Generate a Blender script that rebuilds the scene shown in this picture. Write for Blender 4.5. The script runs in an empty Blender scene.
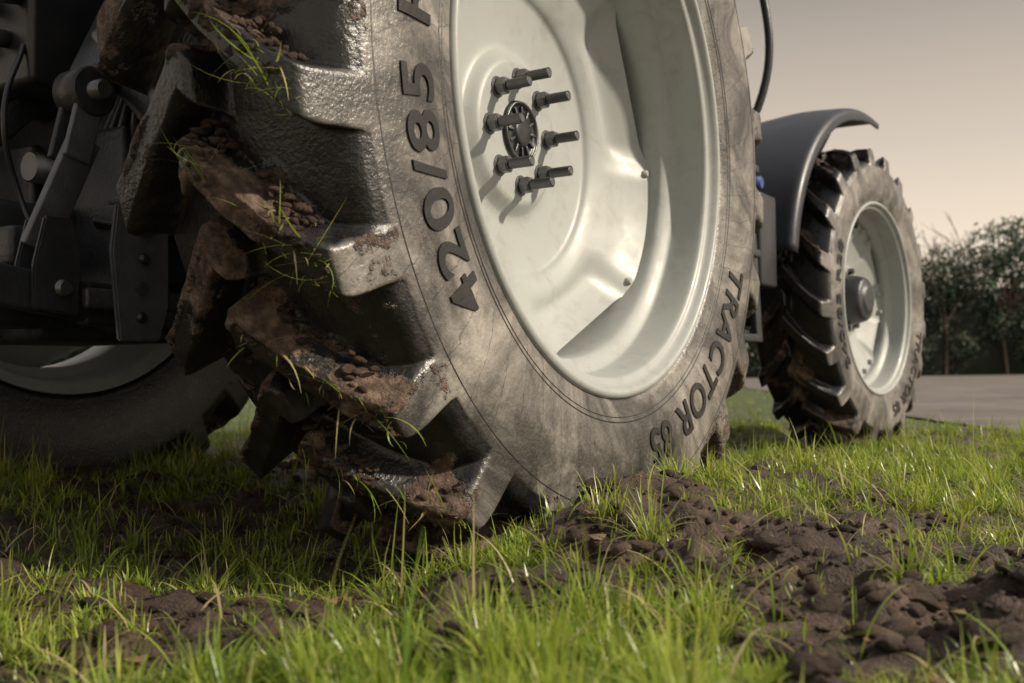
import bpy, bmesh, math, random
import numpy as np
from mathutils import Matrix, Vector
random.seed(3); RNG=np.random.default_rng(7)
scene=bpy.context.scene
scene.view_settings.view_transform='Standard'; scene.view_settings.look='None'; scene.view_settings.exposure=0

# ------------------------------------------------------------------ helpers
def _h(x,y,z):
    h=(x*374761393+y*668265263+z*1440662683)&0xffffffff
    h=((h^(h>>13))*1274126177)&0xffffffff
    h=((h^(h>>16))*2246822519)&0xffffffff
    return ((h^(h>>13))&0xffffff)/float(0xffffff)
def vn(x,y,z=0.0):
    x,y,z=np.broadcast_arrays(np.asarray(x,float),np.asarray(y,float),np.asarray(z,float))
    xi=np.floor(x);yi=np.floor(y);zi=np.floor(z)
    fx=x-xi;fy=y-yi;fz=z-zi
    fx=fx*fx*(3-2*fx);fy=fy*fy*(3-2*fy);fz=fz*fz*(3-2*fz)
    xi=xi.astype(np.int64)+5000;yi=yi.astype(np.int64)+5000;zi=zi.astype(np.int64)+5000
    r=0
    for dx in (0,1):
        for dy in (0,1):
            for dz in (0,1):
                w=(fx if dx else 1-fx)*(fy if dy else 1-fy)*(fz if dz else 1-fz)
                r=r+w*_h(xi+dx,yi+dy,zi+dz)
    return r
def fbm(x,y,z=0.0,o=4,g=.5):
    s=0;a=1;t=0;f=1
    for i in range(o):
        s=s+a*vn(np.asarray(x)*f+i*17.3,np.asarray(y)*f-i*9.1,np.asarray(z)*f+i*3.7);t+=a;a*=g;f*=2.03
    return s/t
def sm(a,b,x):
    t=np.clip((x-a)/(b-a),0,1);return t*t*(3-2*t)

def link(o,parent=None):
    scene.collection.objects.link(o)
    if parent: o.parent=parent
    return o
def mk(name,V,F,mat,smooth=True,parent=None,attrs=None,fmat=None):
    V=np.asarray(V,dtype=np.float32);F=np.asarray(F,dtype=np.int32)
    me=bpy.data.meshes.new(name);n=F.shape[1]
    me.vertices.add(len(V));me.vertices.foreach_set('co',V.ravel())
    me.loops.add(F.size);me.loops.foreach_set('vertex_index',F.ravel())
    me.polygons.add(len(F));me.polygons.foreach_set('loop_start',np.arange(0,F.size,n,dtype=np.int32))
    me.polygons.foreach_set('loop_total',np.full(len(F),n,dtype=np.int32))
    me.polygons.foreach_set('use_smooth',np.full(len(F),smooth,dtype=bool))
    for m in (mat if isinstance(mat,list) else [mat]): me.materials.append(m)
    if fmat is not None: me.polygons.foreach_set('material_index',np.asarray(fmat,dtype=np.int32))
    me.update(calc_edges=True)
    for k,a in (attrs or {}).items():
        at=me.attributes.new(k,'FLOAT','POINT');at.data.foreach_set('value',np.asarray(a,dtype=np.float32).ravel())
    me.validate()
    return link(bpy.data.objects.new(name,me),parent)
def bm_obj(name,bm,mat,parent=None,smooth=False,M=None):
    me=bpy.data.meshes.new(name);bm.to_mesh(me);bm.free();me.materials.append(mat)
    for p in me.polygons:p.use_smooth=smooth
    o=link(bpy.data.objects.new(name,me),parent)
    if M is not None:o.matrix_world=M
    return o
def box(name,lo,hi,mat,parent,bev=.012,M=None):
    bm=bmesh.new();bmesh.ops.create_cube(bm,size=1)
    lo=Vector(lo);hi=Vector(hi);c=(lo+hi)/2;s=hi-lo
    for v in bm.verts:v.co=Vector((v.co.x*s.x,v.co.y*s.y,v.co.z*s.z))+c
    if bev:bmesh.ops.bevel(bm,geom=bm.edges[:],offset=bev,segments=3,profile=.5,affect='EDGES')
    if M is not None:bmesh.ops.transform(bm,matrix=M,verts=bm.verts)
    return bm_obj(name,bm,mat,parent,True if bev else False)
def beam(name,p0,p1,w,h,mat,parent,bev=.006,up=(0,0,1)):
    p0=Vector(p0);p1=Vector(p1);d=(p1-p0);L=d.length;z=d.normalized();u=Vector(up)
    if abs(z.dot(u))>.95:u=Vector((0,1,0))
    x=u.cross(z).normalized();y=z.cross(x)
    M=Matrix(((x.x,y.x,z.x,p0.x),(x.y,y.y,z.y,p0.y),(x.z,y.z,z.z,p0.z),(0,0,0,1)))
    return box(name,(-w/2,-h/2,0),(w/2,h/2,L),mat,parent,bev,M)
def cyl(name,p0,p1,r,mat,parent,seg=32,r2=None,bev=.003,hexa=False):
    p0=Vector(p0);p1=Vector(p1);d=p1-p0;L=d.length
    bm=bmesh.new();bmesh.ops.create_cone(bm,cap_ends=True,segments=6 if hexa else seg,radius1=r,radius2=r if r2 is None else r2,depth=L)
    if bev:
        es=[e for e in bm.edges if len(e.link_faces)==2 and any(len(f.verts)>4 for f in e.link_faces)]
        if es:bmesh.ops.bevel(bm,geom=es,offset=bev,segments=2,affect='EDGES')
    q=Vector((0,0,1)).rotation_difference(d.normalized())
    bmesh.ops.transform(bm,matrix=Matrix.Translation((p0+p1)/2)@q.to_matrix().to_4x4(),verts=bm.verts)
    o=bm_obj(name,bm,mat,parent,not hexa)
    if not hexa:
        for p in o.data.polygons:
            if len(p.vertices)>4:p.use_smooth=False
    return o
def tube(name,pts,r,mat,parent):
    cu=bpy.data.curves.new(name,'CURVE');cu.dimensions='3D';cu.bevel_depth=r;cu.bevel_resolution=4
    s=cu.splines.new('BEZIER');s.bezier_points.add(len(pts)-1)
    for b,p in zip(s.bezier_points,pts):b.co=p;b.handle_left_type=b.handle_right_type='AUTO'
    cu.materials.append(mat);return link(bpy.data.objects.new(name,cu),parent)
def plate(name,pts,thick,x,mat,parent,holes=(),bev=.003):
    bm=bmesh.new();vs=[bm.verts.new((x,p[0],p[1])) for p in pts];f=bm.faces.new(vs)
    r=bmesh.ops.extrude_face_region(bm,geom=[f])
    for v in [g for g in r['geom'] if isinstance(g,bmesh.types.BMVert)]:v.co.x+=thick
    bmesh.ops.recalc_face_normals(bm,faces=bm.faces[:])
    bmesh.ops.bevel(bm,geom=bm.edges[:],offset=bev,segments=2,affect='EDGES')
    return bm_obj(name,bm,mat,parent,False)
def catmull(P,counts):
    P=np.array(P,float);out=[]
    for i in range(len(P)-1):
        p0=P[max(i-1,0)];p1=P[i];p2=P[i+1];p3=P[min(i+2,len(P)-1)]
        n=counts[i] if hasattr(counts,'__len__') else counts
        for k in range(n):
            t=k/n;out.append(.5*((2*p1)+(-p0+p2)*t+(2*p0-5*p1+4*p2-p3)*t*t+(-p0+3*p1-3*p2+p3)*t**3))
    out.append(P[-1]);return np.array(out)

# ------------------------------------------------------------------ materials
class NT:
    def __init__(s,name):
        s.m=bpy.data.materials.new(name);s.m.use_nodes=True;s.t=s.m.node_tree;s.t.nodes.clear()
        s.out=s.n('ShaderNodeOutputMaterial');s.co=s.n('ShaderNodeTexCoord').outputs['Object']
    def n(s,t,**k):
        nd=s.t.nodes.new(t)
        for a,b in k.items():setattr(nd,a,b)
        return nd
    def l(s,a,b):s.t.links.new(a,b)
    def noise(s,sc,det=5,rough=.6,vec=None,dist=0):
        n=s.n('ShaderNodeTexNoise');n.inputs['Scale'].default_value=sc;n.inputs['Detail'].default_value=det
        n.inputs['Roughness'].default_value=rough;n.inputs['Distortion'].default_value=dist;s.l(vec or s.co,n.inputs['Vector']);return n.outputs['Fac']
    def ramp(s,fac,stops):
        r=s.n('ShaderNodeValToRGB');e=r.color_ramp.elements
        while len(e)<len(stops):e.new(.5)
        for i,(p,c) in enumerate(stops):
            e[i].position=p;e[i].color=(tuple(c)+(1,)) if hasattr(c,'__len__') else (c,c,c,1)
        s.l(fac,r.inputs[0]);return r.outputs[0]
    def mix(s,f,a,b,mode='MIX'):
        m=s.n('ShaderNodeMix',data_type='RGBA',blend_type=mode)
        for sock,v in ((m.inputs[0],f),(m.inputs[6],a),(m.inputs[7],b)):
            if isinstance(v,bpy.types.NodeSocket):s.l(v,sock)
            elif hasattr(v,'__len__'):sock.default_value=tuple(v)+(1,)
            else:sock.default_value=v
        return m.outputs[2]
    def math(s,op,a,b=0.0,c=None):
        m=s.n('ShaderNodeMath',operation=op)
        for i,v in enumerate((a,b) if c is None else (a,b,c)):
            if isinstance(v,bpy.types.NodeSocket):s.l(v,m.inputs[i])
            else:m.inputs[i].default_value=v
        return m.outputs[0]
    def attr(s,name):return s.n('ShaderNodeAttribute',attribute_name=name).outputs['Fac']
    def bump(s,h,st,d=.01):
        b=s.n('ShaderNodeBump');b.inputs['Strength'].default_value=st;b.inputs['Distance'].default_value=d;s.l(h,b.inputs['Height']);return b.outputs[0]
    def bsdf(s,col,rough=.5,metal=0,normal=None,spec=.5,coat=0):
        p=s.n('ShaderNodeBsdfPrincipled')
        for k,v in (('Base Color',col),('Roughness',rough),('Metallic',metal),('Specular IOR Level',spec),('Coat Weight',coat)):
            if isinstance(v,bpy.types.NodeSocket):s.l(v,p.inputs[k])
            elif hasattr(v,'__len__'):p.inputs[k].default_value=tuple(v)+(1,)
            else:p.inputs[k].default_value=v
        if normal is not None:s.l(normal,p.inputs['Normal'])
        s.l(p.outputs[0],s.out.inputs[0]);return p
def simple(name,col,rough=.5,metal=0,var=.35,dirt=.25,dirtcol=(.12,.09,.065),sc=9,bst=.15,coat=0):
    t=NT(name);a=t.noise(sc,4,.65);c=t.mix(a,tuple(x*(1-var) for x in col),tuple(min(1,x*(1+var)) for x in col))
    d=t.ramp(t.noise(sc*.6,6,.7),[(.52,0.),(.75,1.)]);d=t.math('MULTIPLY',d,dirt);c=t.mix(d,c,dirtcol)
    r=t.math('MULTIPLY_ADD',a,.3,rough-.15)
    t.bsdf(c,r,metal,t.bump(t.noise(sc*9,4),bst,.003),coat=coat);return t.m

t=NT('tyre_rubber')
mud=t.attr('mud');side=t.attr('side')
n1=t.noise(4.5,7,.7,dist=.8);n2=t.noise(28,5,.7);n3=t.noise(160,2)
sidecol=t.ramp(n1,[(.31,(.014,.013,.012)),(.43,(.060,.055,.050)),(.52,(.155,.142,.128)),(.66,(.34,.312,.282))])
sidecol=t.mix(t.math('MULTIPLY',t.ramp(n2,[(.46,0.),(.70,1.)]),.45),sidecol,(.040,.035,.031))
sep=t.n('ShaderNodeSeparateXYZ');t.l(t.co,sep.inputs[0])
ang=t.math('ARCTAN2',sep.outputs[1],sep.outputs[2])
rad=t.math('SQRT',t.math('ADD',t.math('MULTIPLY',sep.outputs[1],sep.outputs[1]),t.math('MULTIPLY',sep.outputs[2],sep.outputs[2])))
def seam(freq,slope,wob,w):
    a=t.math('ADD',t.math('MULTIPLY',ang,freq),t.math('MULTIPLY',rad,slope));a=t.math('ADD',a,t.math('MULTIPLY',n1,wob))
    a=t.math('ABSOLUTE',t.math('SUBTRACT',t.math('FRACT',a),.5));return t.math('LESS_THAN',a,w)
ln=seam(9.55,5,1.0,.010)
ln=t.math('MULTIPLY',ln,t.math('GREATER_THAN',side,.6))
sidecol=t.mix(t.math('MULTIPLY',ln,.6),sidecol,(.02,.019,.018))
dust=t.ramp(n2,[(.42,0.),(.75,1.)])
tread=t.mix(t.math('MULTIPLY',dust,.4),(.009,.009,.010),(.060,.050,.042))
col=t.mix(side,tread,sidecol)
mudc=t.ramp(t.noise(45,5,.7),[(.3,(.024,.014,.009)),(.48,(.090,.054,.036)),(.66,(.24,.165,.12))])
mm=t.ramp(t.math('ADD',mud,t.math('MULTIPLY_ADD',n2,1.5,-.75)),[(.36,0.),(.50,1.)])
col=t.mix(mm,col,mudc)
rough=t.math('ADD',t.math('MULTIPLY_ADD',n2,.38,.14),t.math('MULTIPLY',mm,.45))
hb=t.math('ADD',t.math('MULTIPLY',n3,.3),t.math('MULTIPLY',t.noise(70,5,.75),t.math('MULTIPLY_ADD',mm,3.5,.28)))
hb=t.math('SUBTRACT',hb,t.math('MULTIPLY',ln,.35))
t.bsdf(col,rough,0,t.bump(hb,.7,.006),spec=.7);RUB=t.m
LETTER=simple('letter_rubber',(.010,.0095,.009),.45,0,.5,.4,(.055,.049,.043),14,.3)
t=NT('rim_paint')
a=t.noise(3.5,5,.6);c=t.mix(a,(.30,.315,.306),(.39,.405,.393))
d=t.ramp(t.noise(13,8,.78,dist=.5),[(.50,0.),(.80,1.)])
c=t.mix(t.math('MULTIPLY',d,.55),c,(.16,.138,.11))
t.bsdf(c,t.math('MULTIPLY_ADD',t.noise(25,4),.30,.30),.0,t.bump(t.noise(5,3),.12,.02),coat=.08);RIM=t.m
STEEL=simple('zinc_steel',(.16,.16,.165),.36,.8,.4,.35,(.08,.06,.045),40,.2)
CAST=simple('dark_cast_metal',(.042,.045,.052),.38,.3,.6,.6,(.10,.08,.06),12,.6)
PLATE=simple('worn_plate',(.14,.145,.155),.42,.4,.6,.6,(.11,.088,.07),16,.5)
BLACK=simple('black_plastic',(.020,.021,.024),.35,0,.4,.4,(.08,.066,.055),10,.2)
FEND=simple('fender_plastic',(.022,.024,.034),.42,0,.25,.4,(.065,.056,.050),8,.15)
PAINT=simple('body_paint_grey',(.20,.215,.22),.35,.3,.2,.3,(.12,.1,.08),6,.05,coat=.4)
BLUE=simple('blue_cap',(.02,.06,.20),.5)
t=NT('cab_glass');p=t.bsdf((.02,.025,.028),.05,0,spec=.8);GLASS=t.m

# ------------------------------------------------------------------ wheel geometry
ZC=.80
tractor=bpy.data.objects.new('tractor',None);link(tractor)
COMMON=[(-.012,.498),(.000,.508),(.007,.516),(.010,.528),(.014,.545),(.019,.575),(.022,.608),(.024,.64),(.023,.675),(.021,.708)]
ENV=[(.018,.738),(.014,.770),(.010,.797),(.005,.814),(-.004,.823),(-.018,.827),(-.06,.833),(-.115,.839),(-.17,.842)]
CAR=[(.017,.722),(.012,.735),(.002,.745),(-.012,.752),(-.027,.757),(-.043,.761),(-.08,.769),(-.125,.775),(-.17,.779)]
CN=[3,3,3,3,4,4,4,4,4, 5,4,4,4,4,4,8,11,12]
def tyre(name,M,rf=.505,R=.842,W=.34,N=24,lead=.21,phase=.605,TH=64,mudamt=1.0,xs=1,parent=None,sideamt=1.):
    cnt=CN
    E=catmull(COMMON+ENV,cnt);C=catmull(COMMON+CAR,cnt);nc=sum(cnt[:9])
    E=np.vstack([E,[(-.34-x,r) for x,r in E[-2::-1]]]);C=np.vstack([C,[(-.34-x,r) for x,r in C[-2::-1]]])
    S=len(E)
    u=(E[:,0]+.17)/.19
    tread=np.zeros(S);idx=np.arange(S);tread[(idx>=nc)&(idx<=S-1-nc)]=1
    au=np.clip(np.abs(u),0,1);f=.75*(1-au)+.25*(1-au)**2
    pitch=2*math.pi/N;T=N*TH
    th0=np.arange(T)/T*2*math.pi
    ph=((th0-phase)/pitch)
    def m_side(ph,u):
        tt=np.abs((ph+.5)%1-.5)[:,None]
        uu=u[None,:]
        hw=.118+.040*sm(.55,1.,uu)-.01*sm(.2,.5,uu)
        m=1-sm(hw,hw+.050,tt)
        return m*sm(-.15,-.08,uu)
    m=np.maximum(m_side(ph,u),m_side(ph+.5,-u))
    pf=((ph+.5)%1-.5)[:,None];flank=sm(.03,.10,pf)*sm(.42,.19,pf)*sm(-.1,0,u)[None,:]
    pf2=((ph+1.0)%1-.5)[:,None];flank=np.maximum(flank,sm(.03,.10,pf2)*sm(.42,.19,pf2)*sm(.1,0,u)[None,:])
    X=C[None,:,0]+(E-C)[None,:,0]*m;Rr=C[None,:,1]+(E-C)[None,:,1]*m
    A=th0[:,None]+lead*f[None,:]
    kr=(R-rf)/(.842-.505)
    wx=W/.34
    X=X*wx;Rr=rf+(Rr-.505)*kr
    y=-Rr*np.sin(A);z=-Rr*np.cos(A)
    q=9
    n=fbm(X*q+3,y*q,z*q,4);n2=fbm(X*60,y*60,z*60,3);nb=fbm(X*25,y*25,z*25,2)
    zone=tread[None,:]*np.ones_like(m)
    md=zone*np.clip((n-.54)*5+.25*(m-.3)+.62*flank,0,1)*mudamt
    md*=sm(1.0,.80,np.abs(u))[None,:]*.6+.4
    md*=(.55+.45*sm(-.25,.0,u))[None,:]
    disp=sm(.15,.6,md)*(.001+.012*n2*(.1+1.2*nb))*kr+zone*(nb-.5)*.0025
    Rr=Rr+disp
    y=-Rr*np.sin(A);z=-Rr*np.cos(A)
    V=np.stack([X,y,z],-1).reshape(-1,3)
    i=np.arange(T)[:,None];j=np.arange(S-1)[None,:];i2=(i+1)%T
    F=np.stack([i*S+j,i*S+j+1,i2*S+j+1,i2*S+j],-1).reshape(-1,4)
    kk=np.minimum(idx,S-1-idx)-nc
    lim=4+15*m
    sidea=np.clip((lim-kk[None,:])/2.0,0,1)*sideamt
    if xs<0:F=F[:,::-1]
    V[:,0]*=xs
    o=mk(name,V,F,RUB,True,parent,{'mud':md,'side':sidea})
    o.matrix_world=M;return o,dict(E=E)
def lathe(name,prof,M,mat,parent,seg=160,xs=1,rfun=None,smooth=True,sub=1,solid=0):
    P=catmull(prof,sub) if sub>1 else np.array(prof,float)
    a=np.arange(seg)/seg*2*math.pi;S=len(P)
    Rr=P[None,:,1]*np.ones((seg,1))
    if rfun is not None:Rr=rfun(a[:,None],Rr)
    X=(P[None,:,0]*xs)*np.ones((seg,1))
    V=np.stack([X,-Rr*np.sin(a)[:,None],-Rr*np.cos(a)[:,None]],-1).reshape(-1,3)
    i=np.arange(seg)[:,None];j=np.arange(S-1)[None,:];i2=(i+1)%seg
    F=np.stack([i*S+j,i*S+j+1,i2*S+j+1,i2*S+j],-1).reshape(-1,4)
    if xs<0:F=F[:,::-1]
    o=mk(name,V,F,mat,smooth,parent)
    o.matrix_world=M
    if solid:
        md=o.modifiers.new('s','SOLIDIFY');md.thickness=solid;md.offset=0
    return o
RIMPROF=[(-.004,.506),(.004,.507),(.008,.503),(.008,.498),(.003,.494),(-.004,.490),(-.010,.484),(-.013,.477),(-.020,.474),(-.045,.471),(-.075,.468),(-.083,.464),(-.090,.455),(-.100,.443),(-.112,.438),(-.16,.437),(-.225,.437),(-.235,.443),(-.25,.465),(-.30,.470),(-.325,.475),(-.335,.49),(-.348,.505)]
def rear_rim(M,parent,xs=1,pre=''):
    lathe(pre+'rim',RIMPROF,M,RIM,parent,240,xs,solid=.006,sub=3)
    prof=[(-.206,.04),(-.206,.09),(-.206,.128),(-.207,.134),(-.211,.140),(-.222,.152),(-.228,.162),(-.230,.18),(-.226,.22),(-.218,.262),(-.213,.275),(-.202,.288),(-.184,.33),(-.166,.375),(-.150,.405),(-.138,.425),(-.128,.440)]
    def rf(a,R):
        mid=-.42;w=math.pi/2;d=(a-mid+w/2)%w-w/2
        rmax=np.where(np.abs(d)<.40,.440*math.cos(.40)/np.cos(d),.440)
        return np.where(R>.30,.30+(R-.30)*(rmax-.30)/.14,R)
    P=catmull(prof,4);seg=320
    a=np.arange(seg)/seg*2*math.pi;S=len(P)
    Rr=rf(a[:,None],P[None,:,1]*np.ones((seg,1)))
    w=math.pi/2;d=(a+.42+w/2)%w-w/2
    pocket=(sm(.52,.30,np.abs(d))[:,None])*sm(.31,.36,P[None,:,1])*.022
    X=(P[None,:,0]-pocket)*xs
    V=np.stack([X,-Rr*np.sin(a)[:,None],-Rr*np.cos(a)[:,None]],-1).reshape(-1,3)
    i=np.arange(seg)[:,None];j=np.arange(S-1)[None,:];i2=(i+1)%seg
    F=np.stack([i*S+j,i*S+j+1,i2*S+j+1,i2*S+j],-1).reshape(-1,4)
    if xs<0:F=F[:,::-1]
    o=mk(pre+'wheel_disc',V,F,RIM,True,parent);o.matrix_world=M
    md=o.modifiers.new('s','SOLIDIFY');md.thickness=.009;md.offset=0
    return o
def hexnut(name,M,x0,x1,a,rr,r,mat,parent):
    y=-rr*math.sin(a);z=-rr*math.cos(a)
    p0=M@Vector((x0,y,z));p1=M@Vector((x1,y,z));return cyl(name,p0,p1,r,mat,parent,hexa=True,bev=.002)
def rod(name,M,x0,x1,a,rr,r,mat,parent,seg=20):
    y=-rr*math.sin(a);z=-rr*math.cos(a)
    return cyl(name,M@Vector((x0,y,z)),M@Vector((x1,y,z)),r,mat,parent,seg=seg,bev=.0015)
MR=Matrix.Translation((0,0,ZC))
tyre('rear_tyre',MR,parent=tractor)
rear_rim(MR,tractor)
for k in range(8):
    a=math.radians(45*k-2)
    rod('washer_%d'%k,MR,-.203,-.198,a,.103,.020,STEEL,tractor)
    hexnut('wheel_nut_%d'%k,MR,-.198,-.178,a,.103,.0165,STEEL,tractor)
    rod('wheel_stud_%d'%k,MR,-.20,-.130,a,.103,.0085,STEEL,tractor)
    prof=[]
    for q in range(22):
        x=-.176+q*.0021;prof+= [(x,.0088),(x+.001,.0100)]
    y=-.103*math.sin(a);z=-.103*math.cos(a)
    lathe('stud_thread_%d'%k,prof,MR@Matrix.Translation((0,y,z)),STEEL,tractor,20)
lathe('hub_cap',[(-.202,.060),(-.196,.059),(-.194,.055),(-.198,.052),(-.200,.048),(-.198,.030),(-.193,.028),(-.190,.024),(-.190,.010),(-.190,.0)],MR,BLACK,tractor,64)
lathe('hub_ring',[(-.199,.058),(-.192,.0575),(-.192,.054),(-.199,.0535)],MR,STEEL,tractor,64)
for k in range(12):
    a=k/12*6.283;c=Vector((-.196,-.039*math.sin(a),ZC-.039*math.cos(a)))
    d=Vector((0,-math.sin(a),-math.cos(a)))
    beam('hub_rib_%d'%k,c-d*.009,c+d*.009,.005,.006,STEEL if k%2 else CAST,tractor,.001,up=(1,0,0))
for k in range(4):
    for s,a in enumerate((-.42-.47,-.42+.47)):
        a=a+k*math.pi/2
        rod('disc_rivet_%d'%(k*2+s),MR,-.150,-.128,a,.425,.0075,RIM,tractor)
PX=catmull(COMMON,4)
def side_x(r):return np.interp(r,PX[:,1],PX[:,0])
def lettering(txt,a0,a1,rb,h,M,rfs=1.,name='lettering',r0=.505,xsc=1.):
    cu=bpy.data.curves.new(name,'FONT');cu.body=txt;cu.size=1;cu.extrude=.0;cu.offset=.017;cu.space_character=1.10
    o=bpy.data.objects.new(name,cu);scene.collection.objects.link(o);bpy.context.view_layer.update()
    me=bpy.data.meshes.new_from_object(o.evaluated_get(bpy.context.evaluated_depsgraph_get()));bpy.data.objects.remove(o)
    bm=bmesh.new();bm.from_mesh(me)
    xs=[v.co.x for v in bm.verts];ys=[v.co.y for v in bm.verts];x0,x1=min(xs),max(xs);y0,y1=min(ys),max(ys)
    for k in range(1,10):
        g=bm.verts[:]+bm.edges[:]+bm.faces[:];bmesh.ops.bisect_plane(bm,geom=g,plane_co=(0,y0+(y1-y0)*k/10,0),plane_no=(0,1,0))
    nx=50
    for k in range(1,nx):
        g=bm.verts[:]+bm.edges[:]+bm.faces[:];bmesh.ops.bisect_plane(bm,geom=g,plane_co=(x0+(x1-x0)*k/nx,0,0),plane_no=(1,0,0))
    top=bm.faces[:]
    for v in bm.verts:v.co.z=1
    r=bmesh.ops.extrude_face_region(bm,geom=top)
    for e in r['geom']:
        if isinstance(e,bmesh.types.BMVert):e.co.z=0
    for v in bm.verts:
        a=a0+(a1-a0)*(v.co.x-x0)/(x1-x0);rr=rb+h*(v.co.y-y0)/(y1-y0)
        rc=.505+(rr-r0)*rfs
        x=float(side_x(rc))*xsc+(.0030 if v.co.z>.5 else -.002)
        v.co=Vector((x,-rr*math.sin(a),-rr*math.cos(a)))
    bmesh.ops.recalc_face_normals(bm,faces=bm.faces[:])
    return bm_obj(name,bm,LETTER,tractor,False,M)
lettering('420/85 R38',.91,1.88,.578,.074,MR,name='size_lettering')
lettering('TRACTOR 85',-1.18,-.15,.578,.070,MR,name='type_lettering')
lettering('RADIAL  TUBELESS',2.3,3.2,.60,.05,MR,name='upper_lettering')
lettering('142 A8',3.5,3.9,.60,.05,MR,name='load_lettering')
for (r,w) in ((.552,.0016),(.700,.0016),(.543,.001)):
    lathe('sidewall_ring',[(side_x(r-w)-.001,r-w*1.4),(side_x(r)+.0014,r),(side_x(r+w)-.001,r+w*1.4)],MR,LETTER,tractor,240)
ML=Matrix.Translation((-1.94,0,ZC))
tyre('rear_tyre_far',ML,TH=30,xs=-1,parent=tractor,sideamt=.04)  # far sidewall grey cut to near-black, painting in the shade behind the tractor
rear_rim(ML,tractor,-1,'far_')
ST=.1158
def front(X,Y,xs,pre):
    M=Matrix.Translation((X,Y,.605))@Matrix.Rotation(-ST,4,'Z')
    tyre(pre+'front_tyre',M,rf=.372,R=.588,W=.27,N=20,lead=.27,phase=.5,TH=40,mudamt=.8,xs=xs,parent=tractor)
    k=.372/.505
    lathe(pre+'front_rim',[(x*.8,r*k) for x,r in RIMPROF],M,RIM,tractor,160,xs,solid=.005,sub=2)
    def rf(a,R):
        w=math.pi/3;d=(a+w/2)%w-w/2
        rmax=np.where(np.abs(d)<.27,.322*math.cos(.27)/np.cos(d)*.93,.322)
        return np.where(R>.20,.20+(R-.20)*(rmax-.20)/.122,R)
    lathe(pre+'front_disc',[(-.125,.06),(-.125,.13),(-.130,.14),(-.150,.155),(-.158,.17),(-.150,.20),(-.135,.24),(-.120,.28),(-.108,.31),(-.105,.322)],M,RIM,tractor,180,xs,rf,solid=.008,sub=3)
    lathe(pre+'front_hub',[(-.16,.10),(-.10,.098),(-.06,.088),(-.045,.08),(-.04,.06),(-.032,.05),(-.030,.03),(-.028,0)],M,CAST,tractor,48,xs,sub=2)
    for i in range(8):
        a=i/8*6.283+.2;y=-.117*math.sin(a);z=-.117*math.cos(a)
        cyl(pre+'front_nut_%d'%i,M@Vector((-.125*xs,y,z)),M@Vector((-.100*xs,y,z)),.014,STEEL,tractor,hexa=True)
    for i in range(6):
        a=i/6*6.283+.52
        for s in (-.12,.12):
            y=-.305*math.sin(a+s);z=-.305*math.cos(a+s)
            cyl(pre+'front_disc_bolt',M@Vector((-.112*xs,y,z)),M@Vector((-.092*xs,y,z)),.011,RIM,tractor,hexa=True)
    n=40;W0,W1=-.40,-.050
    cs=[(W1,-.045),(W1+.002,-.02),(W1-.006,-.005),(W1-.02,0),(W1-.06,.004),((W0+W1)/2,.012),(W0+.05,.004),(W0+.02,0),(W0,-.02),(W0,-.05)]
    cs=catmull(cs,3);m=len(cs);V=[]
    for i in range(n+1):
        tt=i/n;a=math.radians(101+tt*(194-101))
        R0=.70+.047*tt
        for x,h in cs:
            hh=h*(1-.4*max(0,(tt-.8)*5))
            V.append((x*xs,-(R0+hh)*math.sin(a),-(R0+hh)*math.cos(a)))
    F=[(i*m+j,i*m+j+1,(i+1)*m+j+1,(i+1)*m+j) for i in range(n) for j in range(m-1)]
    o=mk(pre+'front_fender',V,F,FEND,True,tractor);o.matrix_world=M
    md=o.modifiers.new('s','SOLIDIFY');md.thickness=.006
    beam(pre+'fender_bracket',M@Vector((-.20*xs,-.30,.60)),M@Vector((-.50*xs,-.05,.30)),.03,.05,CAST,tractor)
    beam(pre+'fender_bracket2',M@Vector((-.20*xs,.02,.69)),M@Vector((-.45*xs,.0,.25)),.03,.04,CAST,tractor)
    return M
MF=front(-.0894,2.4412,1,'')
front(-1.85,2.4412,-1,'far_')
krf=(.588-.372)/(.842-.505)
lettering('340/85 R28',.95,2.0,.425,.046,MF,rfs=1/krf,r0=.372,xsc=.27/.34,name='front_size_lettering')
lettering('TRACTOR 85',-1.3,-.2,.425,.046,MF,rfs=1/krf,r0=.372,xsc=.27/.34,name='front_type_lettering')

# ------------------------------------------------------------------ chassis & body
T=tractor
box('transmission_housing',(-1.2,-.28,.50),(-.74,1.6,1.0),CAST,T,.04)
box('engine_block',(-1.17,1.5,.58),(-.77,2.75,1.05),CAST,T,.03)
cyl('rear_axle_right',(-.74,0,.8),(-.21,0,.8),.105,CAST,T,r2=.085)
cyl('final_drive_right',(-.52,0,.8),(-.38,0,.8),.17,CAST,T)
cyl('rear_axle_left',(-1.73,0,.8),(-1.2,0,.8),.085,CAST,T,r2=.105)
cyl('final_drive_left',(-1.56,0,.8),(-1.42,0,.8),.17,CAST,T)
beam('front_axle',(-.35,2.44,.58),(-1.6,2.44,.58),.14,.14,CAST,T,.03)
cyl('steering_cylinder',(-.45,2.30,.60),(-1.5,2.30,.60),.03,STEEL,T)
box('front_support',(-1.12,2.2,.5),(-.82,2.8,.9),CAST,T,.03)
box('hood',(-1.24,1.25,1.05),(-.70,2.80,1.58),PAINT,T,.07)
box('front_grille',(-1.18,2.78,.85),(-.76,2.83,1.5),BLACK,T,.02)
box('fuel_tank',(-.72,.98,.52),(-.27,1.42,1.02),BLACK,T,.05)
for i,z in enumerate((.42,.68,.94)):
    box('cab_step_%d'%i,(-.42,1.12,z),(-.20,1.40,z+.025),CAST,T,.006)
beam('step_side_rear',(-.22,1.12,.42),(-.25,1.12,1.1),.02,.05,CAST,T)
beam('step_side_front',(-.22,1.41,.42),(-.25,1.41,1.1),.02,.05,CAST,T)
cyl('tank_cap',(-.24,1.36,.905),(-.18,1.36,.905),.020,BLUE,T)
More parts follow.
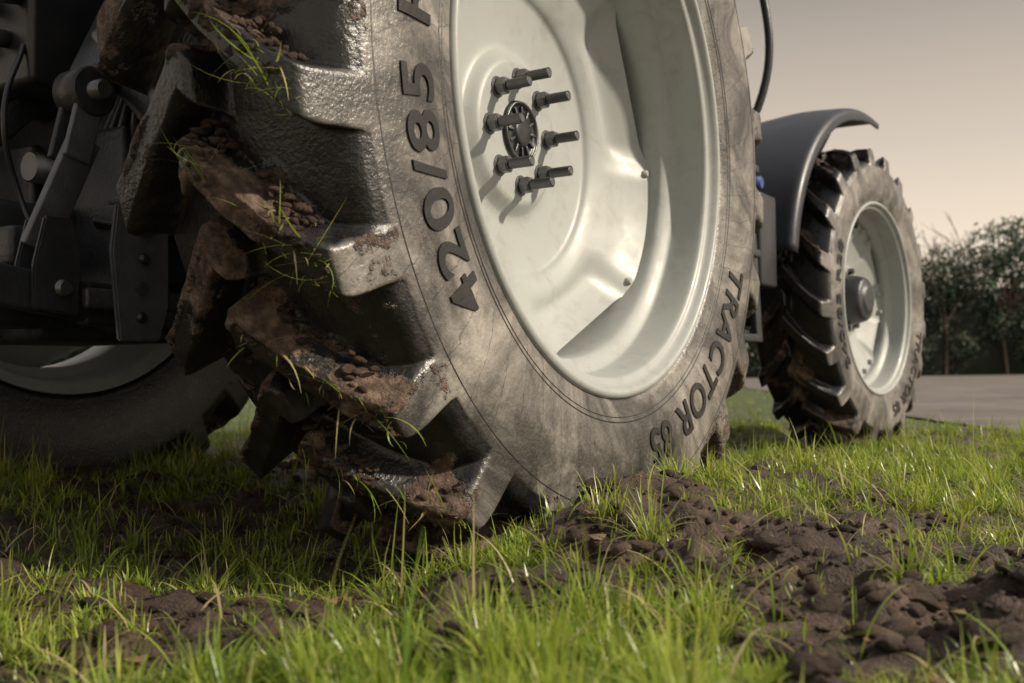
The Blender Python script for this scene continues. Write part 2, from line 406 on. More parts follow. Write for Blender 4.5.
box('toolbox',(-.40,1.46,.60),(-.22,1.62,.90),BLACK,T,.012)
tube('handrail',[(-.28,1.36,1.05),(-.20,1.40,1.15),(-.20,1.40,1.6),(-.3,1.35,1.9)],.013,BLACK,T)
box('cab_floor',(-1.62,-.35,1.02),(-.32,1.25,1.14),BLACK,T,.03)
for nme,x in (('right',-.36),('left',-1.58)):
    for j,y in enumerate((-.35,.35,1.2)):
        beam('cab_pillar_%s_%d'%(nme,j),(x,y,1.1),(x+(-.06 if x>-1 else .06),y+(-.02),2.5),.05,.07,BLACK,T)
    box('cab_window_'+nme,(x-.008,-.3,1.25),(x+.008,1.15,2.45),GLASS,T,0)
box('cab_rear_window',(-1.5,-.37,1.3),(-.44,-.355,2.42),GLASS,T,0)
box('cab_windscreen',(-1.5,1.19,1.3),(-.44,1.205,2.42),GLASS,T,0)
box('cab_roof',(-1.62,-.45,2.48),(-.32,1.35,2.68),PAINT,T,.06)
def rear_fender(x0,x1,pre):
    n=40;V=[]
    cs=catmull([(x0,-.06),(x0,-.01),(x0+(x1-x0)*.06,.0),(x0+(x1-x0)*.5,.01),(x1,.0),(x1,-.12),(x1,-.45)],3);m=len(cs)
    for i in range(n+1):
        a=math.radians(128+i/n*110)
        for x,h in cs:V.append((x,-(.95+h)*math.sin(a),ZC-(.95+h)*math.cos(a)))
    F=[(i*m+j,i*m+j+1,(i+1)*m+j+1,(i+1)*m+j) for i in range(n) for j in range(m-1)]
    o=mk(pre,V,F,FEND,True,T);md=o.modifiers.new('s','SOLIDIFY');md.thickness=.008
rear_fender(.0,-.46,'rear_fender_right');rear_fender(-1.94,-1.48,'rear_fender_left')
box('rear_cover',(-1.22,-.42,.78),(-.72,-.26,1.16),CAST,T,.03)
box('spool_valves',(-1.1,-.60,.86),(-.84,-.42,1.12),BLACK,T,.015)
for side,s in (('right',1),('left',-1)):
    cx=-.97
    X=lambda v:cx+s*v
    cyl('lift_shaft_'+side,(X(.0),-.36,1.08),(X(.30),-.36,1.08),.06,CAST,T)
    beam('lift_arm_'+side,(X(.20),-.40,1.14),(X(.27),-.58,.84),.05,.085,CAST,T,.012,up=(1,0,0))
    cyl('lift_arm_pin_'+side,(X(.215),-.59,.82),(X(.325),-.59,.82),.017,STEEL,T)
    cyl('lift_arm_boss_'+side,(X(.24),-.59,.82),(X(.30),-.59,.82),.042,CAST,T)
    beam('lift_rod_fork_%s_a'%side,(X(.25),-.585,.84),(X(.25),-.62,.70),.012,.05,CAST,T,.004,up=(0,1,0))
    beam('lift_rod_fork_%s_b'%side,(X(.29),-.585,.84),(X(.29),-.62,.70),.012,.05,PLATE,T,.004,up=(0,1,0))
    beam('lift_rod_bar_'+side,(X(.285),-.60,.74),(X(.25),-.665,.55),.016,.058,PLATE,T,.004,up=(0,1,0))
    cyl('lift_rod_'+side,(X(.245),-.60,.72),(X(.26),-.65,.50),.013,STEEL,T)
    beam('lower_link_'+side,(X(.20),-.12,.455),(X(.27),-.60,.465),.032,.075,CAST,T,.010,up=(0,0,1))
    beam('lower_link_end_'+side,(X(.27),-.58,.465),(X(.27),-.84,.50),.028,.068,CAST,T,.010,up=(0,0,1))
    lathe('lower_link_eye_'+side,[(-.02,.028),(-.024,.036),(-.02,.050),(.02,.050),(.024,.036),(.02,.028)],Matrix.Translation((X(.27),-.86,.503)),PLATE,T,40)
    cyl('lower_link_pin_'+side,(X(.225),-.65,.485),(X(.31),-.65,.485),.014,STEEL,T)
    for q in (-1,1):
        a_=X(.27)+q*.024
        plate('link_clevis_%s_%d'%(side,q),[(-.70,.45),(-.62,.44),(-.615,.54),(-.63,.60),(-.68,.60),(-.70,.52)],.010,a_-.005,CAST,T)
    beam('stabiliser_'+side,(X(.36),-.10,.47),(X(.31),-.62,.47),.018,.035,CAST,T,.006)
    cyl('assist_cylinder_'+side,(X(.33),-.20,.55),(X(.30),-.52,.86),.035,CAST,T)
    cyl('assist_piston_'+side,(X(.302),-.50,.84),(X(.295),-.58,.93),.018,STEEL,T)
    px=X(.325);dy=-.07
    plate('sway_plate_'+side,[(yy+dy,z) for yy,z in [(-.50,.40),(-.42,.40),(-.40,.46),(-.40,.60),(-.425,.645),(-.47,.66),(-.505,.63),(-.515,.55)]],.012,px,PLATE,T)
    for j,(yy,z) in enumerate(((-.46,.44),(-.46,.49),(-.455,.54),(-.455,.59),(-.45,.625))):
        cyl('sway_bolt_%s_%d'%(side,j),(px,yy+dy,z),(px+s*.022,yy+dy,z),.012 if j%2 else .009,STEEL if j%2 else BLACK,T,hexa=bool(j%2))
    beam('sway_plate_edge_'+side,(px+.002,-.575,.635),(px+.002,-.50,.655),.035,.014,PLATE,T,.004)
    beam('sway_stay_'+side,(px,-.50,.60),(X(.36),-.12,.72),.016,.05,CAST,T,.004)
box('hitch_frame',(-1.12,-.60,.405),(-.82,-.30,.46),CAST,T,.015)
beam('hitch_cheek_a',(-.83,-.46,.42),(-.83,-.46,.80),.03,.16,CAST,T,.01,up=(1,0,0))
beam('hitch_cheek_b',(-1.11,-.46,.42),(-1.11,-.46,.80),.03,.16,CAST,T,.01,up=(1,0,0))
box('tow_jaw',(-1.05,-.68,.54),(-.89,-.44,.66),CAST,T,.02)
cyl('tow_pin',(-.97,-.62,.48),(-.97,-.62,.74),.02,STEEL,T)
cyl('pto_shaft',(-.97,-.52,.74),(-.97,-.38,.74),.03,STEEL,T)
box('drawbar',(-1.01,-.76,.41),(-.93,-.1,.44),CAST,T,.008)
box('hook_block',(-.87,-.72,.425),(-.765,-.60,.52),BLACK,T,.014)
box('hook_block_panel',(-.855,-.726,.44),(-.78,-.715,.505),PLATE,T,.004)
for z in (.455,.485):
    cyl('hook_block_screw',(-.818,-.724,z),(-.818,-.736,z),.008,STEEL,T,hexa=True)
box('link_bracket',(-.86,-.66,.53),(-.80,-.58,.60),CAST,T,.010)
beam('top_link',(-.97,-.40,.98),(-.97,-.66,.72),.045,.045,CAST,T)
beam('link_guard',(-.80,-.50,.62),(-.72,-.40,.60),.10,.012,CAST,T,.003)
for i in range(6):
    x=-1.07+i*.04
    cyl('hydraulic_coupling_%d'%i,(x,-.60,.95+.07*(i%2)),(x,-.65,.94+.07*(i%2)),.016,STEEL,T)
for i in range(6):
    tube('hose_%d'%i,[(-.70-.03*i,-.28,1.05),(-.64-.04*i,-.46,.92-.03*i),(-.66-.05*i,-.42,.70),(-.80,-.30,.60)],.010,BLACK,T)
tube('sensor_cable',[(-.86,-.60,.93),(-.82,-.66,.78),(-.84,-.62,.66),(-.80,-.60,.56)],.005,BLACK,T)
box('axle_bracket_right',(-.62,-.20,.60),(-.40,-.10,.98),CAST,T,.012)
for i in range(6):
    cyl('axle_bolt_%d'%i,(-.60+.04*i,-.20,.63+.06*(i%2)),(-.60+.04*i,-.218,.63+.06*(i%2)),.012,STEEL,T,hexa=True)

# ------------------------------------------------------------------ terrain
CAM=np.array([.8249,-1.6529,.3427])
e=np.array([-.427,.904]);ED=np.array([.904,.427]);E0=np.array([.27,3.8])
def road_s(x,y):return (x-E0[0])*ED[0]+(y-E0[1])*ED[1]+.35*(fbm(x*.9,y*.9,5,3)-.5)
SPOTS=[(.38,-.37,.13,1.),(.54,-.27,.15,1.),(.13,-.32,.12,1.),(.24,.0,.09,.65),(.45,-.05,.11,.65),(.70,-.25,.15,.95),(.68,.0,.12,.6),(.70,-.66,.15,1.),(.45,-.76,.09,.9),(.90,-.55,.12,.8),(-.19,-.78,.17,1.),(.0,-.74,.16,1.),(.17,-.76,.12,1.),(.30,-.66,.08,.85),(-.40,-.92,.14,.95),(-.05,-.98,.08,.75),(.25,-.93,.06,.8),(-.2,-.5,.15,.6)]
def soil(x,y):
    s=np.zeros_like(np.asarray(x,float))
    wx=x+.18*(fbm(x*7,y*7,1,3)-.5);wy=y+.18*(fbm(x*7,y*7,9,3)-.5)
    for (a,b,r,w) in SPOTS:s=np.maximum(s,w*np.exp(-(((wx-a)**2+(wy-b)**2)/(r*r))**1.3))
    n=fbm(x*4.2+7,y*4.2,2,4);n3=fbm(x*13+7,y*13,2,3)
    s=np.clip(s*.88+(n-.5)*1.6+(n3-.5)*2.2-.03,0,1)
    ax=np.abs(x+.17)
    s=np.maximum(s,.33*sm(.30,.18,ax)*sm(3.0,2.0,np.abs(y+1.6))*sm(.1,-.1,y))
    return s
def terr(x,y):
    x=np.asarray(x,float);y=np.asarray(y,float)
    s=np.maximum(sm(-.02,.14,x),sm(-.55,-.9,y)*.8)
    s=np.maximum(s,.95*sm(-.45,-.75,x))
    z=.035+.055*s
    z+=.058*np.exp(-((x-.21)**2/.035+(y-.10)**2/.30))
    z+=.044*np.exp(-((x-.11)**2/.04+(y+.38)**2/.05))
    far=sm(2.0,5.0,np.hypot(x-.5,y))
    z=z*(1-far*.85)
    n=(fbm(x*1.6,y*1.6,0,3)-.5)*.05+(fbm(x*6,y*6,3,3)-.5)*.045
    so=soil(x,y)
    near=sm(7,3,np.hypot(x-.5,y))
    wx=x+.03*(fbm(x*20,y*20,30,2)-.5)
    rg=1-2*np.abs(fbm(wx*9,y*9,4,3)-.5)
    n=n+near*so*((fbm(wx*17,y*17,4,4)-.45)*.095+(rg-.8)*.055+(np.abs(fbm(x*45,y*45,8,2)-.5))*.04-.006)
    rs=road_s(x,y)
    z=z+n*(1-.9*sm(6,12,np.hypot(x,y)))
    z=z*(1-sm(-.6,.0,rs))-.012*sm(-.4,.1,rs)
    return z
NG=820;k=7.7;A_=.36
tt=np.linspace(-1,1,NG);g=A_*np.sinh(k*tt)
gx,gy=np.meshgrid(g+.35,g-.40,indexing='ij')
gz=terr(gx,gy)
V=np.stack([gx,gy,gz],-1).reshape(-1,3)
i=np.arange(NG-1)[:,None];j=np.arange(NG-1)[None,:]
F=np.stack([i*NG+j,(i+1)*NG+j,(i+1)*NG+j+1,i*NG+j+1],-1).reshape(-1,4)
def soilcol(t):
    n=t.noise(14,7,.72);n2=t.noise(90,4,.7)
    sc=t.ramp(n,[(.30,(.018,.011,.008)),(.46,(.060,.036,.025)),(.60,(.13,.082,.056)),(.74,(.27,.19,.135))])
    return n,n2,t.mix(t.math('MULTIPLY',n2,.4),sc,(.032,.019,.013))
t=NT('ground_soil')
so=t.attr('soil')
n,n2,sc=soilcol(t)
gc=t.ramp(t.noise(6,6,.7),[(.3,(.030,.045,.010)),(.6,(.075,.11,.022)),(.8,(.13,.17,.04))])
c=t.mix(t.ramp(t.math('ADD',so,t.math('MULTIPLY_ADD',n,.4,-.2)),[(.15,0.),(.45,1.)]),gc,sc)
hh=t.math('ADD',t.noise(55,6,.75),t.math('MULTIPLY',t.noise(200,3,.7),.4))
t.bsdf(c,t.math('MULTIPLY_ADD',n2,-.5,.80),0,t.bump(hh,1.0,.014),spec=.5);GROUND=t.m
mk('ground',V,F,GROUND,True,None,{'soil':np.maximum(soil(gx,gy)*sm(14,7,np.hypot(gx-.5,gy)),.7*sm(6,2,np.hypot(gx-.5,gy)))})

f2=np.array([-.536,.844]);r2=np.array([.844,.536])
C2=CAM[:2]
n1_=220;m=30;V=[]
for a in range(n1_+1):
    q=(a/n1_);s=-14+42.4*q**1.0
    p=E0+e*s
    p=p+ED*(-.35*(fbm(p[0]*.9,p[1]*.9,5,3)-.5)+.05*(vn(p[0]*9,p[1]*9)-.5))
    for b in range(m+1):
        w=(b/m)**2.2*60;pp=p+r2*w
        V.append((pp[0],pp[1],.004+.012*min(1,b/3)))
F=[(a*(m+1)+b,(a+1)*(m+1)+b,(a+1)*(m+1)+b+1,a*(m+1)+b+1) for a in range(n1_) for b in range(m)]
t=NT('tarmac')
n=t.noise(.9,8,.75);n2=t.noise(120,3,.8);n4=t.noise(5,8,.8)
c=t.ramp(n,[(.3,(.11,.095,.086)),(.5,(.19,.163,.150)),(.7,(.28,.245,.225))]);c=t.mix(t.math('MULTIPLY',n2,.5),c,(.07,.062,.057))
c=t.mix(t.math('MULTIPLY',t.ramp(n4,[(.55,0.),(.68,1.)]),.6),c,(.055,.045,.035))
t.bsdf(c,.75,0,t.bump(n2,.6,.006),spec=.4)
mk('road',V,F,t.m,True)

# ------------------------------------------------------------------ grass
def blades(P,L,Wd,az,lean,curl,nseg=3,up=None):
    n=len(P);V=np.zeros((n,2*(nseg+1),3));pos=P.copy()
    sa=az+math.pi/2+RNG.normal(0,.5,n);sd=np.stack([np.cos(sa),np.sin(sa),np.zeros(n)],-1)
    tc=np.zeros((n,2*(nseg+1)))
    for kk in range(nseg+1):
        tq=kk/nseg;w=Wd*(1-tq**1.8)*(.75+.25*min(1,tq*4))*.5+.0001
        V[:,2*kk]=pos-sd*w[:,None];V[:,2*kk+1]=pos+sd*w[:,None];tc[:,2*kk:2*kk+2]=tq
        th=lean+curl*(tq+.5/nseg)
        pos=pos+np.stack([np.cos(az)*np.sin(th),np.sin(az)*np.sin(th),np.cos(th)],-1)*(L/nseg)[:,None]
    b=(np.arange(n)*2*(nseg+1))[:,None,None]
    F=np.array([[2*q,2*q+1,2*q+3,2*q+2] for q in range(nseg)])[None]+b
    return V.reshape(-1,3),F.reshape(-1,4),tc.reshape(-1),2*(nseg+1)
def grass_mat():
    t=NT('grass_blades');rn=t.attr('tint');h=t.attr('hgt');dry=t.attr('dry')
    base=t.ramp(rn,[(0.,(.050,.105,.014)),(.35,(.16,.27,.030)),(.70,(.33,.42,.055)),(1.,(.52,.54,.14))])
    root_shade=t.mix(.82,base,(.010,.013,.005))  # blades blackened towards the root: shade between them put into the colour
    c=t.mix(t.ramp(h,[(0.,0.),(.6,1.)]),root_shade,base)
    c=t.mix(dry,c,(.52,.41,.23))
    p=t.bsdf(c,.32,0,spec=.5)
    tr=t.n('ShaderNodeBsdfTranslucent');t.l(t.mix(.5,c,(.50,.60,.07)),tr.inputs[0])
    ms=t.n('ShaderNodeMixShader');ms.inputs[0].default_value=.40;t.l(p.outputs[0],ms.inputs[1]);t.l(tr.outputs[0],ms.inputs[2]);t.l(ms.outputs[0],t.out.inputs[0])
    return t.m
GM=grass_mat()
def scatter(n,a0,a1,r0,r1,pw):
    u=RNG.random(n);d=r0+(r1-r0)*u**pw;an=a0+(a1-a0)*RNG.random(n)
    hd=math.atan2(f2[1],f2[0])
    return CAM[0]+d*np.cos(hd+an),CAM[1]+d*np.sin(hd+an),d
parts=[]
for (n,a0,a1,r0,r1,pw) in ((260000,-.56,.56,.62,5.5,1.5),(50000,-.65,.65,4.5,20,1.2),(30000,-3.14,3.14,.5,7,.8)):
    x,y,d=scatter(n,a0,a1,r0,r1,pw)
    cell=.05;jx=np.floor(x/cell);jy=np.floor(y/cell)
    J=(jx.astype(np.int64)+9000,jy.astype(np.int64)+9000)
    hx=_h(*J,np.int64(3));hy=_h(*J,np.int64(8));hz=_h(*J,np.int64(12))
    tuft=RNG.random(n)<.68
    cxx=(jx+.1+.8*hx)*cell;cyy=(jy+.1+.8*hy)*cell
    x=np.where(tuft,cxx+RNG.normal(0,.008,n),x);y=np.where(tuft,cyy+RNG.normal(0,.008,n),y)
    s=soil(x,y);keep=RNG.random(n)>sm(.15,.60,s)*.955
    keep&=RNG.random(n)<np.clip(3.6*(fbm(x*7,y*7,6,3)-.30),.08,1)
    keep&=(~tuft)|(hz>.25)
    keep&=~((np.abs(x+.17)<.20)&(np.abs(y)<.30))
    keep&=~((np.abs(x+1.77)<.20)&(np.abs(y)<.30))
    rs=road_s(x,y);keep&=(rs<.03)
    keep&=~((np.hypot(x-CAM[0],y-CAM[1])<.60))
    x,y,d,tuft,hz,cxx,cyy,s=[q[keep] for q in (x,y,d,tuft,hz,cxx,cyy,s)]
    n=len(x);P=np.stack([x,y,terr(x,y)-.003],-1)
    hs=.22+1.1*fbm(x*3,y*3,11,3)+.35*(fbm(x*12,y*12,31,2)-.5)
    L=(.016+.036*RNG.random(n)**1.3)*hs*(1+1.3*(tuft&(hz>.80)))*(1-.3*s)
    L*=np.where(RNG.random(n)<.05,1.8,1)
    az=np.where(tuft,np.arctan2(y-cyy,x-cxx)+RNG.normal(0,.5,n),RNG.random(n)*6.283)
    lean=np.abs(RNG.normal(.30,.45,n));curl=RNG.normal(.8,.8,n)
    W=(.0014+.0018*RNG.random(n))*(1+.22*np.clip(d-1,0,9))
    v,F,tc,k2=blades(P,L,W,az,lean,curl,4 if d.min()<2 else 3)
    col=np.clip(-.10+.75*fbm(x*4,y*4,21,3)+.38*hz+RNG.normal(0,.20,n),0,1)
    dry=(RNG.random(n)<.09)*RNG.random(n)
    parts.append((v,F,tc,np.repeat(col,k2),np.repeat(dry,k2)))
n=700;x,y,d=scatter(n,-.55,.55,.75,2.2,1.)
rk=(soil(x,y)<.75)&~((np.abs(x+.17)<.22)&(np.abs(y)<.4));x,y,d=x[rk],y[rk],d[rk];n=len(x)
P=np.stack([x,y,terr(x,y)],-1)
v,F,tc,k2=blades(P,.05+.075*RNG.random(n),.0024+.002*RNG.random(n),RNG.random(n)*6.283,.4+.6*RNG.random(n),.9+.8*RNG.random(n),7)
parts.append((v,F,tc,np.repeat(.4+.6*RNG.random(n),k2),np.repeat((RNG.random(n)<.35)*.8,k2)))
off=0;VV=[];FF=[]
for p in parts:VV.append(p[0]);FF.append(p[1]+off);off+=len(p[0])
mk('grass',np.vstack(VV),np.vstack(FF),GM,True,None,{'hgt':np.concatenate([p[2] for p in parts]),'tint':np.concatenate([p[3] for p in parts]),'dry':np.concatenate([p[4] for p in parts])})

# ------------------------------------------------------------------ clods
def ico(sub):
    bm=bmesh.new();bmesh.ops.create_icosphere(bm,subdivisions=sub,radius=1);V=np.array([v.co[:] for v in bm.verts]);F=np.array([[v.index for v in f.verts] for f in bm.faces]);bm.free();return V,F
IV,IF=ico(4);IV2,IF2=ico(2);IV3,IF3=ico(3)
def clods(name,P,Rad,mat,parent=None,flat=.65,seed=0,IV=IV,IF=IF):
    VV=[];FF=[];o=0
    for q,(p,r) in enumerate(zip(P,Rad)):
        s=q*7.31+seed
        dsp=.75+.5*fbm(IV[:,0]*1.5+s,IV[:,1]*1.5,IV[:,2]*1.5,3)+.35*(np.abs(fbm(IV[:,0]*4+s,IV[:,1]*4,IV[:,2]*4,3)-.5))
        v=IV*dsp[:,None]
        for _ in range(5):
            nn=RNG.normal(size=3);nn/=np.linalg.norm(nn);dd=v@nn;lim=.45+.35*random.random()
            v=v-np.maximum(dd-lim,0)[:,None]*nn*.85
        v=v*np.array([1+.5*random.random(),1+.2*random.random(),flat])
        R=Matrix.Rotation(random.random()*6.28,3,'Z')@Matrix.Rotation(random.uniform(-.6,.6),3,'X')
        v=v@np.array(R).T*r+p
        VV.append(v);FF.append(IF+o);o+=len(v)
    return mk(name,np.vstack(VV),np.vstack(FF),mat,True,parent)
t=NT('clod_soil')
n,n2,sc=soilcol(t)
t.bsdf(sc,t.math('MULTIPLY_ADD',n,-.5,.92),0,t.bump(t.math('ADD',t.noise(110,6,.8),t.noise(45,4,.7)),1.0,.010),spec=.4);SOIL=t.m
x,y,d=scatter(30000,-.6,.6,.7,3.2,1.2)
s=soil(x,y);kp=(s>.32)&~((np.abs(x+.17)<.2)&(np.abs(y)<.3));x,y,s=x[kp][:3800],y[kp][:3800],s[kp][:3800]
rad=.0018+.012*RNG.random(len(x))**5+.0015
P=np.stack([x,y,terr(x,y)+rad*.1],-1)
clods('soil_clods',P,rad,SOIL,IV=IV2,IF=IF2)
big=[(.62,-.60,.022),(.78,-.63,.034),(.56,-.22,.024),(.70,-.70,.026),(.38,-.35,.020),(.66,-.22,.026),(.42,-.42,.020),(-.15,-.80,.020),(.05,-.72,.018),(.12,-.30,.024),(.16,-.36,.018),(-.05,-.76,.02),(.32,-.66,.016),(.47,-.75,.018)]
clods('soil_clods',[np.array([a,b,float(terr(a,b))-.002]) for a,b,_ in big],[c for _,_,c in big],SOIL,seed=50,flat=.5)

n=110;x,y,d=scatter(n,-.5,.5,.8,3,1)
V=[];F=[]
for q in range(n):
    z=float(terr(x[q],y[q]))+.006+.01*random.random();L=.005+.010*random.random();a=random.random()*6.28;til=random.uniform(-.5,.5)
    M=Matrix.Translation((x[q],y[q],z))@Matrix.Rotation(a,4,'Z')@Matrix.Rotation(til,4,'X')
    pts=[(-1,0,.3),(-.4,.45,0),(.4,.4,.15),(1,0,.45),(.4,-.4,0),(-.4,-.45,.2)]
    b=len(V);V+=[tuple(M@(Vector(p)*L)) for p in pts];F+=[(b,b+1,b+2,b+3),(b,b+3,b+4,b+5)]
mk('fallen_leaves',V,F,simple('dry_leaf',(.15,.09,.05),.6,0,.6,0,sc=60),True)

# ------------------------------------------------------------------ stuff stuck in the tread
def tread_pt(kk,uu,out=0.0,dph=0.0):
    f=.75*(1-abs(uu))+.25*(1-abs(uu))**2
    a=.605+kk*2*math.pi/24+.21*f+dph*.262
    x=-.17+.172*uu;r=np.interp(abs(uu),[0,1],[.842,.826])+out
    return np.array([x,-r*math.sin(a),ZC-r*math.cos(a)]),a
P=[];R_=[]
for kk in range(-1,6):
    for q in range(760):
        uu=abs(random.gauss(.40,.36))
        if uu>1:continue
        ph_=random.uniform(-.05,.22)
        if fbm(uu*5+kk*3.3,ph_*8,kk,2)<.46:continue
        o_=-.002 if ph_<.13 else -.002-(ph_-.13)*.55
        p,a=tread_pt(kk,uu,o_,ph_);P.append(p);R_.append(.0012+.008*random.random()**3.5)
clods('mud_lumps',P,R_,SOIL,tractor,.7,9,IV2,IF2)
P=[]
for q in range(360):
    kk=random.choice([0,1,2,3,4]);p,a=tread_pt(kk,random.choice([random.uniform(.0,1),random.uniform(.6,1.02)]),random.uniform(-.004,.004),random.uniform(-.1,.18));P.append(p)
P=np.array(P);n=len(P)
v,F,tc,k2=blades(P,.012+.085*RNG.random(n)**2.5,.0014+.0020*RNG.random(n),-1.57+RNG.normal(0,1.5,n),.5+RNG.random(n)*1.8,RNG.normal(.5,.7,n),6)
mk('stuck_grass',v,F,GM,True,tractor,{'hgt':np.maximum(tc,.4),'tint':np.repeat(.2+.5*RNG.random(n),k2),'dry':np.repeat((RNG.random(n)<.4)*.8,k2)})

# ------------------------------------------------------------------ hedge
hedge=bpy.data.objects.new('hedge',None);link(hedge)
t=NT('hedge_leaves');rn=t.attr('tint')
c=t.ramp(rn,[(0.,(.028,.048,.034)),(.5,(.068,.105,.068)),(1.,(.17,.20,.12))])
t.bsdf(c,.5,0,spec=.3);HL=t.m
BR=simple('bark',(.12,.085,.066),.8)
def hpos(s,d,z):return np.array([C2[0]+f2[0]*d+r2[0]*s,C2[1]+f2[1]*d+r2[1]*s,z])
VV=[];FF=[];RR=[];o=0
s=-34.
while s<52:
    top=(3.8+1.8*float(fbm(s*.45,2.,0,3))) if s>15.6 else (2.9+1.2*float(fbm(s*.4,5.,0,3)))
    nlv=5
    for q in range(nlv):
        zc=top*(.16+.70*q/(nlv-1))+random.uniform(-.4,.4);rad=random.uniform(.45,1.0)
        c0=hpos(s+random.uniform(-.5,.5),34+random.uniform(-.7,.7),zc)
        n=520 if s>8 and s<24 else 160
        dv=RNG.normal(size=(n,3));dv/=np.linalg.norm(dv,axis=1)[:,None]
        lump=.5+.9*fbm(dv[:,0]*2.6+s,dv[:,1]*2.6,dv[:,2]*2.6+q,3)
        p=c0+dv*(rad*lump*(.7+.45*RNG.random(n)))[:,None]*np.array([1,1,.9])
        p[:,2]=np.maximum(p[:,2],.05)
        a=RNG.normal(size=(n,3));a/=np.linalg.norm(a,axis=1)[:,None]
        b=np.cross(a,RNG.normal(size=(n,3)));b/=np.linalg.norm(b,axis=1)[:,None]
        sz=((.05 if n>300 else .09)+.05*RNG.random(n))[:,None]
        quad=np.stack([p-a*sz,p-b*sz*.5,p+a*sz,p+b*sz*.5],1)
        VV.append(quad.reshape(-1,3));FF.append(np.arange(n*4).reshape(-1,4)+o);o+=n*4
        cl=np.clip(.20+.40*dv[:,2]+.40*random.random()+RNG.normal(0,.12,n),0,1);RR.append(np.repeat(cl,4))  # tint rises towards clump tops, painting in light from above; rest random
    s+=.55
mk('hedge_foliage',np.vstack(VV),np.vstack(FF),HL,False,hedge,{'tint':np.concatenate(RR)})
VV=[];FF=[];o=0
def stick(p0,p1,r0,r1):
    global o
    d=p1-p0;d=d/np.linalg.norm(d);u=np.cross(d,[.3,.9,.1]);u/=np.linalg.norm(u);w=np.cross(d,u)
    for p,r in((p0,r0),(p1,r1)):
        for a in range(4):VV.append(p+r*(u*math.cos(a*1.571)+w*math.sin(a*1.571)))
    for a in range(4):FF.append((o+a,o+(a+1)%4,o+4+(a+1)%4,o+4+a))
    o+=8
def branch(p,d,L,r,lev):
    q=p+d*L;stick(p,q,r,r*.65)
    if lev==0:return
    for _ in range(random.choice([2,3])):
        nd=d+np.array([random.gauss(0,.42),random.gauss(0,.42),random.gauss(.12,.25)]);nd/=np.linalg.norm(nd)
        branch(p+d*L*random.uniform(.55,1),nd,L*random.uniform(.55,.8),r*.65,lev-1)
for s in np.arange(11,24,.40):
    h=1.95 if s<16 else 1.45
    branch(hpos(s,33.8+random.uniform(-.5,.8),0),np.array([random.gauss(0,.1),random.gauss(0,.1),1.]),h,.06,5 if s<16 else 4)
mk('hedge_twigs',VV,FF,BR,False,hedge)
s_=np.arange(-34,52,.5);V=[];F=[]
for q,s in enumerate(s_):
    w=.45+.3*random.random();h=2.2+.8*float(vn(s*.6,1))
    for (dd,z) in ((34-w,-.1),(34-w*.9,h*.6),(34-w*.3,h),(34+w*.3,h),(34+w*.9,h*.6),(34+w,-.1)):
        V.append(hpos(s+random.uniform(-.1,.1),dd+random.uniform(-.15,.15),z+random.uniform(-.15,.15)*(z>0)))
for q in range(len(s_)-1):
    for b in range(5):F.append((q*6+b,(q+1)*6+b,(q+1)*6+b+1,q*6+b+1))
mk('hedge_core',V,F,simple('hedge_shade',(.012,.016,.010),.9,0,.5,0,sc=3),True,hedge)

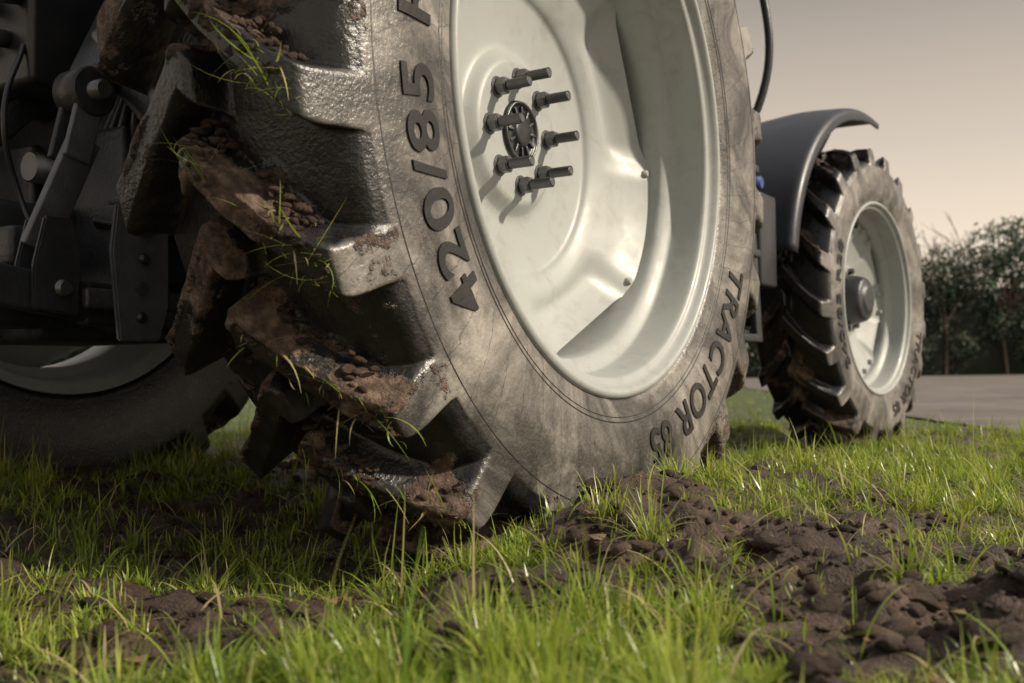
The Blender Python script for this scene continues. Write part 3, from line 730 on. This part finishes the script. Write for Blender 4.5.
# ------------------------------------------------------------------ world, sun, camera
SUND=np.array([.88,.30,0.]);SUND/=np.linalg.norm(SUND);EL=math.radians(33)
w=bpy.data.worlds.new('World');scene.world=w;w.use_nodes=True;nt=w.node_tree;nt.nodes.clear()
out=nt.nodes.new('ShaderNodeOutputWorld');bg=nt.nodes.new('ShaderNodeBackground');nt.links.new(bg.outputs[0],out.inputs[0])
sky=nt.nodes.new('ShaderNodeTexSky');sky.sky_type='NISHITA';sky.sun_disc=False;sky.sun_elevation=EL;sky.sun_rotation=math.atan2(SUND[0],SUND[1]);sky.dust_density=5;sky.air_density=1.5
hs=nt.nodes.new('ShaderNodeHueSaturation');hs.inputs['Saturation'].default_value=.25;hs.inputs['Value'].default_value=.012;nt.links.new(sky.outputs[0],hs.inputs['Color'])
tc=nt.nodes.new('ShaderNodeTexCoord');sp=nt.nodes.new('ShaderNodeSeparateXYZ');nt.links.new(tc.outputs['Generated'],sp.inputs[0])
rp=nt.nodes.new('ShaderNodeValToRGB');nt.links.new(sp.outputs[2],rp.inputs[0])
st=[(0.,(1.0,.84,.66)),(.10,(.93,.78,.62)),(.20,(.66,.56,.46)),(.34,(.33,.287,.243)),(.55,(.36,.345,.33)),(1.,(.58,.59,.60))]
el=rp.color_ramp.elements
while len(el)<len(st):el.new(.5)
for e_,(p,c) in zip(el,st):e_.position=p;e_.color=c+(1,)
ad=nt.nodes.new('ShaderNodeMix');ad.data_type='RGBA';ad.blend_type='ADD';ad.inputs[0].default_value=1
nt.links.new(rp.outputs[0],ad.inputs[6]);nt.links.new(hs.outputs[0],ad.inputs[7]);nt.links.new(ad.outputs[2],bg.inputs[0]);bg.inputs[1].default_value=1
sl=bpy.data.lights.new('sun','SUN');sl.energy=5.0;sl.angle=math.radians(2);sl.color=(1,.88,.70)
so_=link(bpy.data.objects.new('sun',sl))
D=Vector((SUND[0]*math.cos(EL),SUND[1]*math.cos(EL),math.sin(EL)));so_.rotation_euler=D.to_track_quat('Z','Y').to_euler()

yaw,pitch,roll,Fp=-.5651,.0286,-.012,1020.17
f=np.array([math.sin(yaw)*math.cos(pitch),math.cos(yaw)*math.cos(pitch),math.sin(pitch)])
r=np.array([math.cos(yaw),-math.sin(yaw),0]);u=np.cross(r,f);c_,s_=math.cos(roll),math.sin(roll)
r,u=r*c_+u*s_,u*c_-r*s_
cam=bpy.data.cameras.new('camera');co=link(bpy.data.objects.new('camera',cam))
co.matrix_world=Matrix(((r[0],u[0],-f[0],CAM[0]),(r[1],u[1],-f[1],CAM[1]),(r[2],u[2],-f[2],CAM[2]),(0,0,0,1)))
cam.lens=Fp/1024*36;cam.clip_start=.02;cam.clip_end=2000
cam.dof.use_dof=True;cam.dof.focus_distance=1.6;cam.dof.aperture_fstop=5.6
scene.camera=co
